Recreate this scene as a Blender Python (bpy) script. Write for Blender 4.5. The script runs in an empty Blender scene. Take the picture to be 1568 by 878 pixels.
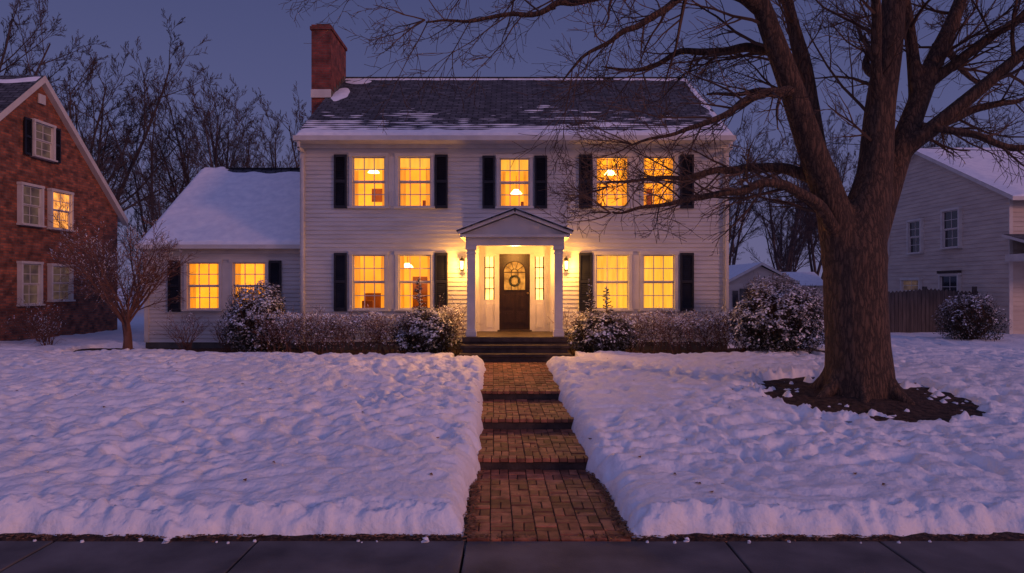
import bpy, math, random
from mathutils import Vector, Matrix, noise
R = random.Random(7)
sc = bpy.context.scene
sc.view_settings.view_transform = 'Standard'
sc.view_settings.look = 'None'
sc.view_settings.exposure = 0

# ------------------------------------------------------------------ materials
def new_mat(name):
    m = bpy.data.materials.new(name); m.use_nodes = True
    nt = m.node_tree; nt.nodes.clear()
    out = nt.nodes.new('ShaderNodeOutputMaterial')
    b = nt.nodes.new('ShaderNodeBsdfPrincipled')
    nt.links.new(b.outputs[0], out.inputs[0])
    return m, nt, b, out

def coords(nt, kind='Object', scale=(1, 1, 1)):
    tc = nt.nodes.new('ShaderNodeTexCoord'); mp = nt.nodes.new('ShaderNodeMapping')
    nt.links.new(tc.outputs[kind], mp.inputs[0]); mp.inputs['Scale'].default_value = scale
    return mp.outputs[0]

def noise_mat(name, c1, c2, scale=5, rough=.7, bump=.0, bscale=None, vec=(1, 1, 1), kind='Object', spec=.3, dist=.02, lo=.35, hi=.65, island=0.0):
    m, nt, b, out = new_mat(name)
    v = coords(nt, kind, vec)
    n = nt.nodes.new('ShaderNodeTexNoise'); n.inputs['Scale'].default_value = scale; n.inputs['Detail'].default_value = 6
    nt.links.new(v, n.inputs['Vector'])
    r = nt.nodes.new('ShaderNodeValToRGB')
    r.color_ramp.elements[0].position = lo; r.color_ramp.elements[1].position = hi
    r.color_ramp.elements[0].color = (*c1, 1); r.color_ramp.elements[1].color = (*c2, 1)
    nt.links.new(n.outputs[0], r.inputs[0])
    col = r.outputs[0]
    if island > 0:
        g = nt.nodes.new('ShaderNodeNewGeometry')
        mr = nt.nodes.new('ShaderNodeMapRange'); mr.inputs[3].default_value = 1 - island; mr.inputs[4].default_value = 1 + island
        nt.links.new(g.outputs['Random Per Island'], mr.inputs[0])
        mx = nt.nodes.new('ShaderNodeVectorMath'); mx.operation = 'SCALE'
        nt.links.new(col, mx.inputs[0]); nt.links.new(mr.outputs[0], mx.inputs['Scale'])
        col = mx.outputs[0]
    nt.links.new(col, b.inputs['Base Color'])
    b.inputs['Roughness'].default_value = rough
    b.inputs['Specular IOR Level'].default_value = spec
    if bump > 0:
        n2 = nt.nodes.new('ShaderNodeTexNoise'); n2.inputs['Scale'].default_value = bscale or scale * 4; n2.inputs['Detail'].default_value = 6
        nt.links.new(v, n2.inputs['Vector'])
        bp = nt.nodes.new('ShaderNodeBump'); bp.inputs['Strength'].default_value = bump; bp.inputs['Distance'].default_value = dist
        nt.links.new(n2.outputs[0], bp.inputs['Height']); nt.links.new(bp.outputs[0], b.inputs['Normal'])
    return m

def brick_mat(name, c1, c2, mortar, bw=.21, bh=.07, ms=.008, rough=.85, dark=None, offset=.5, bump=.5):
    m, nt, b, out = new_mat(name)
    v = coords(nt, 'UV')
    t = nt.nodes.new('ShaderNodeTexBrick')
    t.inputs['Scale'].default_value = 1; t.inputs['Brick Width'].default_value = bw; t.inputs['Row Height'].default_value = bh
    t.inputs['Mortar Size'].default_value = ms; t.inputs['Mortar Smooth'].default_value = .2; t.offset = offset
    t.inputs['Color1'].default_value = (*c1, 1); t.inputs['Color2'].default_value = (*c2, 1); t.inputs['Mortar'].default_value = (*mortar, 1)
    nt.links.new(v, t.inputs['Vector'])
    n = nt.nodes.new('ShaderNodeTexNoise'); n.inputs['Scale'].default_value = 3.5; n.inputs['Detail'].default_value = 8
    nt.links.new(v, n.inputs['Vector'])
    r = nt.nodes.new('ShaderNodeMapRange'); r.inputs[1].default_value = .3; r.inputs[2].default_value = .7; r.inputs[3].default_value = .4; r.inputs[4].default_value = 1.4
    nt.links.new(n.outputs[0], r.inputs[0])
    s = nt.nodes.new('ShaderNodeVectorMath'); s.operation = 'SCALE'
    nt.links.new(t.outputs['Color'], s.inputs[0]); nt.links.new(r.outputs[0], s.inputs['Scale'])
    nt.links.new(s.outputs[0], b.inputs['Base Color'])
    b.inputs['Roughness'].default_value = rough
    bp = nt.nodes.new('ShaderNodeBump'); bp.inputs['Strength'].default_value = bump; bp.inputs['Distance'].default_value = .01; bp.invert = True
    nt.links.new(t.outputs['Fac'], bp.inputs['Height']); nt.links.new(bp.outputs[0], b.inputs['Normal'])
    return m

def emit_mat(name, col, strength, base=(.5, .3, .1), var=0.0, scale=2.0, vec=(1, 1, 1)):
    m, nt, b, out = new_mat(name)
    b.inputs['Base Color'].default_value = (*base, 1); b.inputs['Roughness'].default_value = .8
    b.inputs['Emission Color'].default_value = (*col, 1); b.inputs['Emission Strength'].default_value = strength
    m.cycles.emission_sampling = 'NONE'
    if var > 0:
        v = coords(nt, 'Object', vec)
        n = nt.nodes.new('ShaderNodeTexNoise'); n.inputs['Scale'].default_value = scale; n.inputs['Detail'].default_value = 3
        nt.links.new(v, n.inputs['Vector'])
        r = nt.nodes.new('ShaderNodeMapRange'); r.inputs[1].default_value = .3; r.inputs[2].default_value = .7
        r.inputs[3].default_value = strength * (1 - var); r.inputs[4].default_value = strength * (1 + var)
        nt.links.new(n.outputs[0], r.inputs[0]); nt.links.new(r.outputs[0], b.inputs['Emission Strength'])
    return m

M_SNOW = noise_mat('snow', (.78, .80, .84), (.87, .88, .90), 3, .55, .7, 14, dist=.035, spec=.25)
M_SNOWR = noise_mat('roof_snow', (.74, .77, .82), (.86, .88, .9), 5, .6, .3, 14, dist=.02, spec=.2)
M_WHITE = noise_mat('white_clapboard_paint', (.46, .46, .455), (.56, .555, .545), 1.2, .55, .15, 60, vec=(1, 1, 4), dist=.003)
M_CREAM = noise_mat('cream_clapboard_paint', (.46, .40, .35), (.56, .50, .43), 1.2, .6, .15, 60, vec=(1, 1, 4), dist=.003)
M_TRIM = noise_mat('white_trim_paint', (.52, .50, .47), (.61, .59, .55), 3, .5, .08, 40, dist=.003)
M_SHUT = noise_mat('black_shutter_paint', (.010, .011, .018), (.018, .019, .028), 6, .45, .1, 40, dist=.003)
M_DOOR = noise_mat('dark_door_wood', (.016, .009, .006), (.032, .016, .010), 4, .35, .1, 30, vec=(4, 4, .6), dist=.003)
M_SHING = brick_mat('asphalt_shingles', (.050, .056, .070), (.100, .106, .122), (.010, .011, .016), .32, .16, .020, .85, bump=.9)
M_BRICK = brick_mat('red_brick', (.40, .115, .055), (.14, .05, .032), (.15, .105, .08), .23, .078, .010)
M_CHIM = brick_mat('chimney_brick', (.25, .055, .038), (.15, .038, .030), (.13, .08, .065), .22, .078, .009)
M_PAVER = noise_mat('brick_paver', (.17, .060, .034), (.38, .145, .075), 7, .65, .5, 40, dist=.006, island=.5, spec=.35)
M_MORTAR = noise_mat('paver_joint_sand', (.03, .02, .015), (.06, .045, .035), 12, .9, .3)
M_SLAB = noise_mat('dark_step_slab', (.030, .022, .020), (.07, .048, .040), 5, .6, .4, 30)
M_CONC = noise_mat('sidewalk_concrete', (.060, .054, .055), (.17, .15, .145), 1.6, .75, .6, 60, dist=.006, lo=.3, hi=.7)
M_ASPH = noise_mat('asphalt', (.035, .035, .038), (.06, .06, .062), 4, .85, .5, 80)
M_MULCH = noise_mat('mulch', (.020, .012, .009), (.085, .050, .035), 14, .95, 1.0, 35, dist=.04)
M_TWIG = noise_mat('twig_bark', (.060, .036, .028), (.11, .07, .05), 4, .85)
M_FARTREE = noise_mat('distant_bark', (.045, .036, .040), (.080, .060, .062), 1, .95)
M_REDTWIG = noise_mat('ornamental_bark', (.10, .045, .035), (.17, .085, .06), 4, .8)
M_LEAF = noise_mat('evergreen_leaf', (.012, .017, .013), (.040, .043, .033), 6, .6, island=.4)
M_FROST = noise_mat('frosted_leaf', (.18, .17, .18), (.38, .37, .39), 6, .7, island=.4)
M_HLEAF = noise_mat('hedge_dry_leaf', (.095, .050, .038), (.19, .115, .085), 6, .8, island=.4)
M_HFROST = noise_mat('frosted_hedge_leaf', (.28, .20, .18), (.50, .41, .39), 6, .8, island=.35)
M_DEAD = noise_mat('dead_leaf', (.09, .042, .02), (.24, .12, .06), 6, .8, island=.5)
M_FENCE = noise_mat('fence_wood', (.05, .042, .042), (.09, .075, .07), 3, .85, .3, 20, vec=(4, 4, .5))
M_FOUND = noise_mat('foundation_concrete', (.07, .065, .06), (.12, .11, .10), 3, .85, .3)
M_METAL = noise_mat('black_metal', (.01, .01, .01), (.02, .02, .02), 5, .4)
M_FURN = noise_mat('interior_furniture', (.14, .05, .010), (.26, .10, .018), 3, .6)
M_ROOM = emit_mat('glowing_interior_wall', (1.0, .40, .022), .92, (.6, .30, .06), .34, 1.1)  # walls emit most of the room's lamplight themselves
M_CURT = emit_mat('glowing_curtain', (1.0, .34, .015), .75, (.5, .25, .05), .3, 3, (6, 1, .5))  # lamplight on the curtain cloth put in as emission
M_SHEER = emit_mat('glowing_sheer_curtain', (1.0, .45, .035), 1.05, (.5, .3, .08), .2, 2, (5, 1, .6))  # sheers glow on their own, standing in for lamplight behind them
M_LAMP = emit_mat('lamp_glow', (1.0, .72, .28), 7)
M_SIDEL = emit_mat('sidelight_glow', (1.0, .62, .17), 2.2, var=.3, scale=4)

m, nt, b, out = new_mat('bark')
v = coords(nt, 'Object', (1, 1, .22))
n = nt.nodes.new('ShaderNodeTexNoise'); n.inputs['Scale'].default_value = 9; n.inputs['Detail'].default_value = 8; n.inputs['Roughness'].default_value = .65
nt.links.new(v, n.inputs['Vector'])
vo = nt.nodes.new('ShaderNodeTexVoronoi'); vo.feature = 'DISTANCE_TO_EDGE'; vo.inputs['Scale'].default_value = 14
dn = nt.nodes.new('ShaderNodeVectorMath'); dn.operation = 'ADD'
sn = nt.nodes.new('ShaderNodeVectorMath'); sn.operation = 'SCALE'; sn.inputs['Scale'].default_value = .22
nt.links.new(n.outputs['Color'], sn.inputs[0]); nt.links.new(v, dn.inputs[0]); nt.links.new(sn.outputs[0], dn.inputs[1])
nt.links.new(dn.outputs[0], vo.inputs['Vector'])
r = nt.nodes.new('ShaderNodeValToRGB'); r.color_ramp.elements[0].position = .0; r.color_ramp.elements[1].position = .35
r.color_ramp.elements[0].color = (.035, .022, .016, 1); r.color_ramp.elements[1].color = (.16, .090, .056, 1)
ml = nt.nodes.new('ShaderNodeMath'); ml.operation = 'MULTIPLY'
nt.links.new(vo.outputs['Distance'], ml.inputs[0]); nt.links.new(n.outputs[0], ml.inputs[1])
m2 = nt.nodes.new('ShaderNodeMath'); m2.operation = 'MULTIPLY'; m2.inputs[1].default_value = 3
nt.links.new(ml.outputs[0], m2.inputs[0]); nt.links.new(m2.outputs[0], r.inputs[0])
nt.links.new(r.outputs[0], b.inputs['Base Color']); b.inputs['Roughness'].default_value = .9
bp = nt.nodes.new('ShaderNodeBump'); bp.inputs['Strength'].default_value = 1; bp.inputs['Distance'].default_value = .05
nt.links.new(m2.outputs[0], bp.inputs['Height']); nt.links.new(bp.outputs[0], b.inputs['Normal'])
M_BARK = m

m, nt, b, out = new_mat('dark_window_glass')
b.inputs['Base Color'].default_value = (.02, .022, .03, 1); b.inputs['Roughness'].default_value = .08; b.inputs['Specular IOR Level'].default_value = .8
M_GLASSD = m
m, nt, b, out = new_mat('window_glass')
nt.nodes.remove(b)
tr = nt.nodes.new('ShaderNodeBsdfTransparent'); gl = nt.nodes.new('ShaderNodeBsdfGlossy'); gl.inputs['Roughness'].default_value = .03
mx = nt.nodes.new('ShaderNodeMixShader'); mx.inputs[0].default_value = .04
nt.links.new(tr.outputs[0], mx.inputs[1]); nt.links.new(gl.outputs[0], mx.inputs[2]); nt.links.new(mx.outputs[0], out.inputs[0])
M_GLASS = m

# ------------------------------------------------------------------ mesh builder
class MB:
    def __init__(s):
        s.v = []; s.f = []; s.mi = []; s.mats = []; s.M = Matrix.Identity(4); s.smooth = False
    def mat(s, m):
        if m not in s.mats: s.mats.append(m)
        return s.mats.index(m)
    def face(s, pts, m):
        k = len(s.v)
        for p in pts: s.v.append(tuple(s.M @ Vector(p)))
        s.f.append(tuple(range(k, k + len(pts)))); s.mi.append(s.mat(m))
    def box(s, x0, x1, y0, y1, z0, z1, m, zt=None):
        k = len(s.v); P = s.M
        for z in (z0, z1):
            for (x, y) in ((x0, y0), (x1, y0), (x1, y1), (x0, y1)):
                s.v.append(tuple(P @ Vector((x, y, z))))
        i = s.mat(m)
        for q in ((3, 2, 1, 0), (4, 5, 6, 7), (0, 1, 5, 4), (1, 2, 6, 5), (2, 3, 7, 6), (3, 0, 4, 7)):
            s.f.append(tuple(k + a for a in q)); s.mi.append(i)
    def tube(s, pts, rad, sides, m):
        i0 = len(s.v); n = len(pts); i = s.mat(m)
        up = Vector((0.31, 0.17, .93))
        for a in range(n):
            d = (pts[min(a + 1, n - 1)] - pts[max(a - 1, 0)])
            if d.length < 1e-6: d = Vector((0, 0, 1))
            d.normalize()
            u = d.cross(up)
            if u.length < .05: u = d.cross(Vector((1, 0, 0)))
            u.normalize(); w = d.cross(u)
            for k in range(sides):
                t = 2 * math.pi * k / sides
                s.v.append(tuple(pts[a] + (u * math.cos(t) + w * math.sin(t)) * rad[a]))
        for a in range(n - 1):
            for k in range(sides):
                k2 = (k + 1) % sides
                s.f.append((i0 + a * sides + k, i0 + a * sides + k2, i0 + (a + 1) * sides + k2, i0 + (a + 1) * sides + k)); s.mi.append(i)
        if sides > 3:
            s.f.append(tuple(i0 + k for k in range(sides))[::-1]); s.mi.append(i)
            s.f.append(tuple(i0 + (n - 1) * sides + k for k in range(sides))); s.mi.append(i)
    def build(s, name, parent=None, smooth=False, uv=True, bevel=0):
        me = bpy.data.meshes.new(name); me.from_pydata(s.v, [], s.f)
        for m in s.mats: me.materials.append(m)
        me.polygons.foreach_set('material_index', s.mi)
        if smooth: me.polygons.foreach_set('use_smooth', [True] * len(s.f))
        me.update()
        if uv:
            ul = me.uv_layers.new(name='UVMap'); dat = [0.0] * (2 * len(me.loops))
            for p in me.polygons:
                nx, ny, nz = (abs(c) for c in p.normal)
                for li in p.loop_indices:
                    c = me.vertices[me.loops[li].vertex_index].co
                    if nz >= .75 * max(nx, ny): u, w = (c.x, c.y / max(.4, nz)) if ny >= nx else (c.y, c.x / max(.4, nz))
                    elif ny >= nx: u, w = c.x, c.z
                    else: u, w = c.y, c.z
                    dat[2 * li] = u; dat[2 * li + 1] = w
            ul.data.foreach_set('uv', dat)
        o = bpy.data.objects.new(name, me); sc.collection.objects.link(o)
        if parent: o.parent = parent
        if bevel:
            bv = o.modifiers.new('bevel', 'BEVEL'); bv.width = bevel; bv.segments = 2; bv.limit_method = 'ANGLE'
        return o

def empty(name):
    o = bpy.data.objects.new(name, None); sc.collection.objects.link(o); return o
def point(name, loc, power, col, rad, parent=None):
    l = bpy.data.lights.new(name, 'POINT'); l.energy = power; l.color = col; l.shadow_soft_size = rad
    o = bpy.data.objects.new(name, l); o.location = loc; sc.collection.objects.link(o)
    if parent: o.parent = parent
    return o

def N(x, y, z=0.0): return noise.noise(Vector((x, y, z)))
def interp(x, tab):
    if x <= tab[0][0]: return tab[0][1]
    for (a, b_), (c, d) in zip(tab, tab[1:]):
        if x <= c: return b_ + (d - b_) * (x - a) / (c - a)
    return tab[-1][1]
def sstep(t): t = max(0, min(1, t)); return t * t * (3 - 2 * t)

# ------------------------------------------------------------------ terrain
def pathx(y): return 0.34 - 0.0285 * (y - 6.1)
def pathz(y):
    if y < 8.55: return .012
    if y < 10.3: return .15
    if y < 12.08: return .30
    return .45 + .13 * min(1, (y - 12.08) / 3.2)
BASE = [(6.1, .20), (8.5, .33), (10.3, .47), (12, .60), (14, .68), (16, .72), (19, .68), (30, .62), (60, .6)]
def base(y): return interp(y, BASE)
TX, TY = 5.78, 11.35
def bed(x, y):
    if y < 15.5 or y > 19.2: return -1
    fr = 16.25 + .08 * N(x * .9, 3.1) + (.35 * sstep((abs(x) - 6) / 3))
    e = y - fr
    e = min(e, (-1.15 - x) if x < 0.05 else (x - 1.3))
    e = min(e, x + 11.6 + .3 * N(y, 1), 8.3 - x)
    return e
def snowz(x, y):
    f = 1.0 / (1 + max(0, y - 22) * .15)
    h = base(y)
    wx = x + .35 * N(x * .8, y * .8, 5); wy = y + .3 * N(x * .8, y * .8, 9)
    a = N(wx * 1.9, wy * 2.3, 1.0); c = N(wx * 3.9, wy * 4.6, 4.0); c2 = N(wx * 8.5, wy * 9.5, 14.0); g = N(x * .45, y * .45, 2.0)
    amp = .55 + .45 * sstep((y - 6.9) / 1.4)
    patch = .80 + .7 * N(x * .35, y * .4, 31)
    dim = min(.10, c + .02)
    h += amp * patch * f * (-.10 * abs(a) + .165 * dim + .040 * c2 + .010 * N(x * 19, y * 19, 7)) + .07 * g * f + .03
    ye = 6.27 + .08 * N(x * 1.3, .5) + .06 * N(x * 4.2, 8.5) + .035 * N(x * 11, 2.5)
    e = (y - ye) / (.22 + .14 * N(x * 1.1, 4.4))
    if e < 1.6:
        k = 1 - sstep((e - .9) / .7); e1 = min(1, max(0, e)); p = math.sqrt(max(0, 1 - (1 - e1) ** 2)); h = -.06 + (h + .06) * p
        ck = N(x * 6, y * 9, 3.3); ck2 = N(x * 14, y * 18, 6)
        h += (.075 * ck - .05 * abs(ck2) + .025 * N(x * 27, y * 27, 1)) * p * k
    hw = .67 + .05 * N(y * 1.7, 11.0 + (5 if x > 0 else 0)) + .03 * N(y * 6, 2.0 + (5 if x > 0 else 0))
    if y < 8.4: hw += .02 + (.06 if x > 0 else .08) * sstep((8.2 - y) / .6)
    e = (abs(x - pathx(y)) - hw)
    if y < 16.35 and e < .24:
        t = max(0, e / .24); p = math.sqrt(max(0, 1 - (1 - t) ** 2))
        lo = pathz(y - .22) - .09; h = lo + (h - lo) * p + (.035 * N(x * 9, y * 9, 3) + .03 * N(x * 18, y * 14, 3)) * p * (1 - t)
        if e <= 0: h = lo - .05
    if 15.2 < y < 19 and -1.35 < x < 1.5: h = min(h, .45)
    e = bed(x, y)
    if e > 0: h -= .30 * sstep(e / .22)
    d = math.hypot(x - TX, (y - TY)) - 1.78 - .10 * N(x * 1.3, y * 1.3, 3) - .04 * N(x * 5, y * 5, 3)
    if d < 0:
        h = h + (base(y) - h) * sstep(-d / .15) * .7
        h -= (.155 * sstep(-d / .18)) - .22 * max(0, N(x * 2.6, y * 2.6, 12) + .7 * N(x * 8, y * 8, 2) - .0)
    dx = 10.45 + .05 * (18 - y) + .04 * N(y, 2)
    if 8 < y < 34 and x > dx:
        e = x - dx
        h -= .09 * sstep(e / .12)
        if e < .5: h -= .10 * sstep(e / .1) * sstep((.5 - e) / .1)
    return h

def axis(segs):
    out = []
    for a, b_, st in segs:
        n = max(1, round((b_ - a) / st)); out += [a + (b_ - a) * i / n for i in range(n)]
    out.append(segs[-1][1]); return out
xs = axis([(-300, -60, 20), (-60, -25, 2.5), (-25, -12, .35), (-12, -5, .06), (-5, -1.4, .035), (-1.4, 1.8, .025), (1.8, 6, .035), (6, 9, .05), (9, 14, .08), (14, 25, .35), (25, 60, 2.5), (60, 300, 20)])
ys = axis([(6.15, 6.8, .020), (6.8, 12, .042), (12, 19, .065), (19, 30, .3), (30, 80, 2), (80, 600, 40)])
def heightfield(name, xs, ys, fn, mat, keep=None):
    nx = len(xs); vs = [(x, y, fn(x, y)) for y in ys for x in xs]
    fs = []
    for j in range(len(ys) - 1):
        for i in range(nx - 1):
            if keep and not keep((xs[i] + xs[i + 1]) / 2, (ys[j] + ys[j + 1]) / 2): continue
            a = j * nx + i; fs.append((a, a + 1, a + nx + 1, a + nx))
    me = bpy.data.meshes.new(name); me.from_pydata(vs, [], fs); me.materials.append(mat)
    me.polygons.foreach_set('use_smooth', [True] * len(fs)); me.update()
    o = bpy.data.objects.new(name, me); sc.collection.objects.link(o); return o
heightfield('snow_ground', xs, ys, snowz, M_SNOW)

def mz(x, y): return base(y) - .075 + .02 * N(x * 6, y * 6) + .13 * max(0, 1 - math.hypot(x - TX, y - TY) / 1.2)
heightfield('mulch_ring', axis([(TX - 2, TX + 2, .05)]), axis([(TY - 2, TY + 2, .05)]), mz, M_MULCH, lambda x, y: math.hypot(x - TX, y - TY) < 1.85)
heightfield('planting_bed', axis([(-12, 8.6, .08)]), axis([(15.9, 18.8, .08)]), lambda x, y: .60 + .02 * N(x * 5, y * 5), M_MULCH, lambda x, y: not (-1.1 < x < 1.25))
heightfield('soil_edge', axis([(-10, 10.3, .03)]), axis([(6.12, 6.5, .03)]), lambda x, y: .010 + .018 * N(x * 9, y * 9) - .05 * sstep((6.20 + .03 * N(x * 3, 2) - y) / .05), M_MULCH, lambda x, y: not (-.45 < x < 1.12))

g = MB()
g.face([(-600, -300, -.16), (600, -300, -.16), (600, 600, -.16), (-600, 600, -.16)], M_ASPH)
g.build('ground')
sw = MB(); joints = [-19.6, -17.8, -16, -14.2, -12.4, -10.6, -8.3, -6.0, -4.14, -2.30, -.42, 1.93, 3.32, 5.1, 6.9, 8.7, 10.5, 12.3, 14.1, 15.9, 17.7]
for a, b_ in zip(joints, joints[1:]):
    dz = R.uniform(-.004, .004)
    sw.box(a + .010, b_ - .010, 4.3, 6.18, -.1, dz, M_CONC)
sw.build('sidewalk', bevel=.010)
kb = MB(); kb.box(-40, 40, 4.1, 4.29, -.14, -.005, M_CONC); kb.build('kerb', bevel=.02)
dw = MB(); dw.face([(10.2, 6.3, .10), (14.4, 6.3, .10), (14.0, 16, .53), (10.2, 16, .53)], M_ASPH); dw.face([(10.2, 16.0, .53), (14.0, 16.0, .53), (14, 34, .53), (10, 34, .53)], M_ASPH)
dw.build('driveway')

# brick walkway
wk = empty('brick_walkway')
pv = MB(); jn = MB(); st = MB()
def paver_run(y0, y1, z0, z1, hw=.70):
    cell = .215
    n = max(1, round((y1 - y0) / cell)); cy = (y1 - y0) / n
    nc = round(2 * hw / cell); cx = 2 * hw / nc
    for j in range(n):
        for i in range(nc):
            ya = y0 + j * cy; cz = z0 + (z1 - z0) * (j + .5) / n
            for k in range(2):
                xa = -hw + i * cx
                if (i + j) % 2 == 0: bx = (xa, xa + cx, ya + k * cy / 2, ya + (k + 1) * cy / 2)
                else: bx = (xa + k * cx / 2, xa + (k + 1) * cx / 2, ya, ya + cy)
                px = pathx((bx[2] + bx[3]) / 2); gq = .005; dz = R.uniform(-.006, .006)
                ang = R.uniform(-.02, .02)
                mx_, my_ = (bx[0] + bx[1]) / 2 + px, (bx[2] + bx[3]) / 2
                pv.M = Matrix.Translation((mx_, my_, cz)) @ Matrix.Rotation(ang, 4, 'Z') @ Matrix.Rotation(R.uniform(-.015, .015), 4, 'X')
                w, d = (bx[1] - bx[0]) / 2 - gq, (bx[3] - bx[2]) / 2 - gq
                pv.box(-w, w, -d, d, -.05, dz, M_PAVER)
    a, c = pathx(y0), pathx(y1)
    jn.face([(a - hw - .05, y0, z0 - .012), (a + hw + .05, y0, z0 - .012), (c + hw + .05, y1, z1 - .012), (c - hw - .05, y1, z1 - .012)], M_MORTAR)
paver_run(6.19, 8.53, .012, .012, .75)
for (a, b_, z, z2) in ((8.55, 10.3, .15, .15), (10.3, 12.08, .30, .30), (12.08, 15.5, .45, .58)):
    paver_run(a + .13, b_ - .01, z, z2, .70)
    c = pathx(a)
    st.box(c - .74, c + .74, a, a + .10, z - .22, z - .045, M_SLAB)
    nb = 14
    for i in range(nb):
        pv.M = Matrix.Translation((c - .74 + (i + .5) * 1.48 / nb, a + .045, z + R.uniform(-.003, .003)))
        pv.box(-.048, .048, -.075, .08, -.045, .004, M_PAVER)
jn.build('joint_sand', wk); pv.build('pavers', wk, bevel=.005); st.build('step_risers', wk, bevel=.01)

# dead leaves
lf = MB()
def leaf(x, y, z, s=.03):
    lf.M = Matrix.Translation((x, y, z)) @ Matrix.Rotation(R.uniform(0, 6.3), 4, 'Z') @ Matrix.Rotation(R.uniform(-.5, .5), 4, 'X')
    lf.face([(-s, 0, .3 * s), (-.2 * s, -.6 * s, 0), (s, 0, .3 * s), (-.1 * s, .6 * s, 0)], M_DEAD)
for i in range(2600):
    x = R.uniform(-9, 9)
    if N(x * 1.2, 77) < -.15 and R.random() < .8: continue
    leaf(x, 6.27 - abs(R.gauss(0, .055)), .022, R.uniform(.008, .026))
for i in range(900):
    y = R.uniform(6.2, 8.5); s = R.choice((-1, 1)); leaf(pathx(y) + s * (.72 + R.gauss(0, .035)), y, .03, R.uniform(.01, .03))
for i in range(60):
    y = R.uniform(6.3, 15); leaf(pathx(y) + R.uniform(-.6, .6), y, pathz(y) + .012, R.uniform(.01, .025))
for i in range(90):
    x = R.uniform(-9, 9); y = R.uniform(6.6, 15); z = snowz(x, y); leaf(x, y, z + .01, R.uniform(.015, .04))
lf.build('dead_leaves')
ch = MB()
for i in range(34):
    x = R.uniform(-7, 7); y = 6.17 - abs(R.gauss(0, .03)); s = R.uniform(.008, .022)
    if R.random() < .1: s *= 2
    if abs(x - .35) < .8: continue
    pts = [Vector((x, y, -.01)), Vector((x + s * .2, y, s * .5)), Vector((x + s * .5, y + s * .3, s * .8))]
    ch.tube(pts, [s, s * .9, s * .35], 6, M_SNOW)
ch.build('snow_chunks')

# ------------------------------------------------------------------ building helpers
def siding(mb, x0, x1, z0, z1, openings=(), ex=.115, mat=M_WHITE, xr=None):
    z = z0
    while z < z1 - 1e-4:
        zt = min(z + ex, z1)
        cuts = sorted({z, zt} | {c for o in openings for c in (o[2], o[3]) if z < c < zt})
        for a, b_ in zip(cuts, cuts[1:]):
            xa, xb = (x0, x1) if xr is None else xr((a + b_) / 2)
            if xb - xa < .02: continue
            iv = [(xa, xb)]
            for o in openings:
                if o[2] <= a + 1e-5 and o[3] >= b_ - 1e-5:
                    nv = []
                    for p, q in iv:
                        if o[1] <= p or o[0] >= q: nv.append((p, q)); continue
                        if o[0] > p: nv.append((p, o[0]))
                        if o[1] < q: nv.append((o[1], q))
                    iv = nv
            ya = -.022 * (1 - (a - z) / ex); yb = -.022 * (1 - (b_ - z) / ex)
            for p, q in iv:
                mb.face([(p, ya, a), (q, ya, a), (q, yb, b_), (p, yb, b_)], mat)
                if a == z: mb.face([(p, 0, a), (q, 0, a), (q, ya, a), (p, ya, a)], mat)
        z = zt

def window(fr, gl, x0, x1, z0, z1, cols=3, rows=4, glass=None, cas=.085, depth=.13, trim=M_TRIM):
    glass = glass or M_GLASS
    c = cas
    fr.box(x0 - c, x0, -.045, depth, z0, z1, trim); fr.box(x1, x1 + c, -.045, depth, z0, z1, trim)
    fr.box(x0 - c - .02, x1 + c + .02, -.055, depth, z1, z1 + c * 1.1, trim)
    fr.box(x0 - c - .03, x1 + c + .03, -.095, depth, z0 - .05, z0, trim)
    zm = (z0 + z1) / 2; s = .035
    for (a, b_, y) in ((zm, z1, .03), (z0, zm, .065)):
        fr.box(x0, x0 + s, y, y + .03, a, b_, trim); fr.box(x1 - s, x1, y, y + .03, a, b_, trim)
        fr.box(x0 + s, x1 - s, y, y + .03, b_ - s, b_, trim); fr.box(x0 + s, x1 - s, y, y + .03, a, a + s, trim)
        for i in range(1, cols):
            xx = x0 + s + (x1 - x0 - 2 * s) * i / cols
            fr.box(xx - .011, xx + .011, y + .004, y + .026, a + s, b_ - s, trim)
        rr = rows // 2
        for i in range(1, rr):
            zz = a + s + (b_ - a - 2 * s) * i / rr
            fr.box(x0 + s, x1 - s, y + .006, y + .024, zz - .011, zz + .011, trim)
        gl.face([(x0 + s, y + .015, a + s), (x1 - s, y + .015, a + s), (x1 - s, y + .015, b_ - s), (x0 + s, y + .015, b_ - s)], glass)

def shutter(mb, x0, x1, z0, z1):
    y0, y1 = -.075, -.025; s = .05
    mb.box(x0, x0 + s, y0, y1, z0, z1, M_SHUT); mb.box(x1 - s, x1, y0, y1, z0, z1, M_SHUT)
    zm = (z0 + z1) / 2
    for a, b_ in ((z0, z0 + .07), (zm - .035, zm + .035), (z1 - .07, z1)): mb.box(x0 + s, x1 - s, y0 + .002, y1, a, b_, M_SHUT)
    for a, b_ in ((z0 + .07, zm - .035), (zm + .035, z1 - .07)):
        n = int((b_ - a) / .045)
        for i in range(n):
            zz = a + (b_ - a) * i / n; h = (b_ - a) / n
            mb.face([(x0 + s, y0 + .008, zz), (x1 - s, y0 + .008, zz), (x1 - s, y1 - .008, zz + h), (x0 + s, y1 - .008, zz + h)], M_SHUT)
    mb.box(x0 + s, x1 - s, y1 - .006, y1, z0 + .07, z1 - .07, M_SHUT)

def curtain(mb, x0, x1, z0, z1, y, mat, waves=None):
    n = max(6, int((x1 - x0) / .02)); ph = R.uniform(0, 6)
    P = [(x0 + (x1 - x0) * i / n, y + .02 * math.sin(i * .02 / .09 * 6.28 * .7 + ph)) for i in range(n + 1)]
    for (a, ya), (b_, yb) in zip(P, P[1:]): mb.face([(a, ya, z0), (b_, yb, z0), (b_, yb, z1), (a, ya, z1)], mat)

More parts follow.
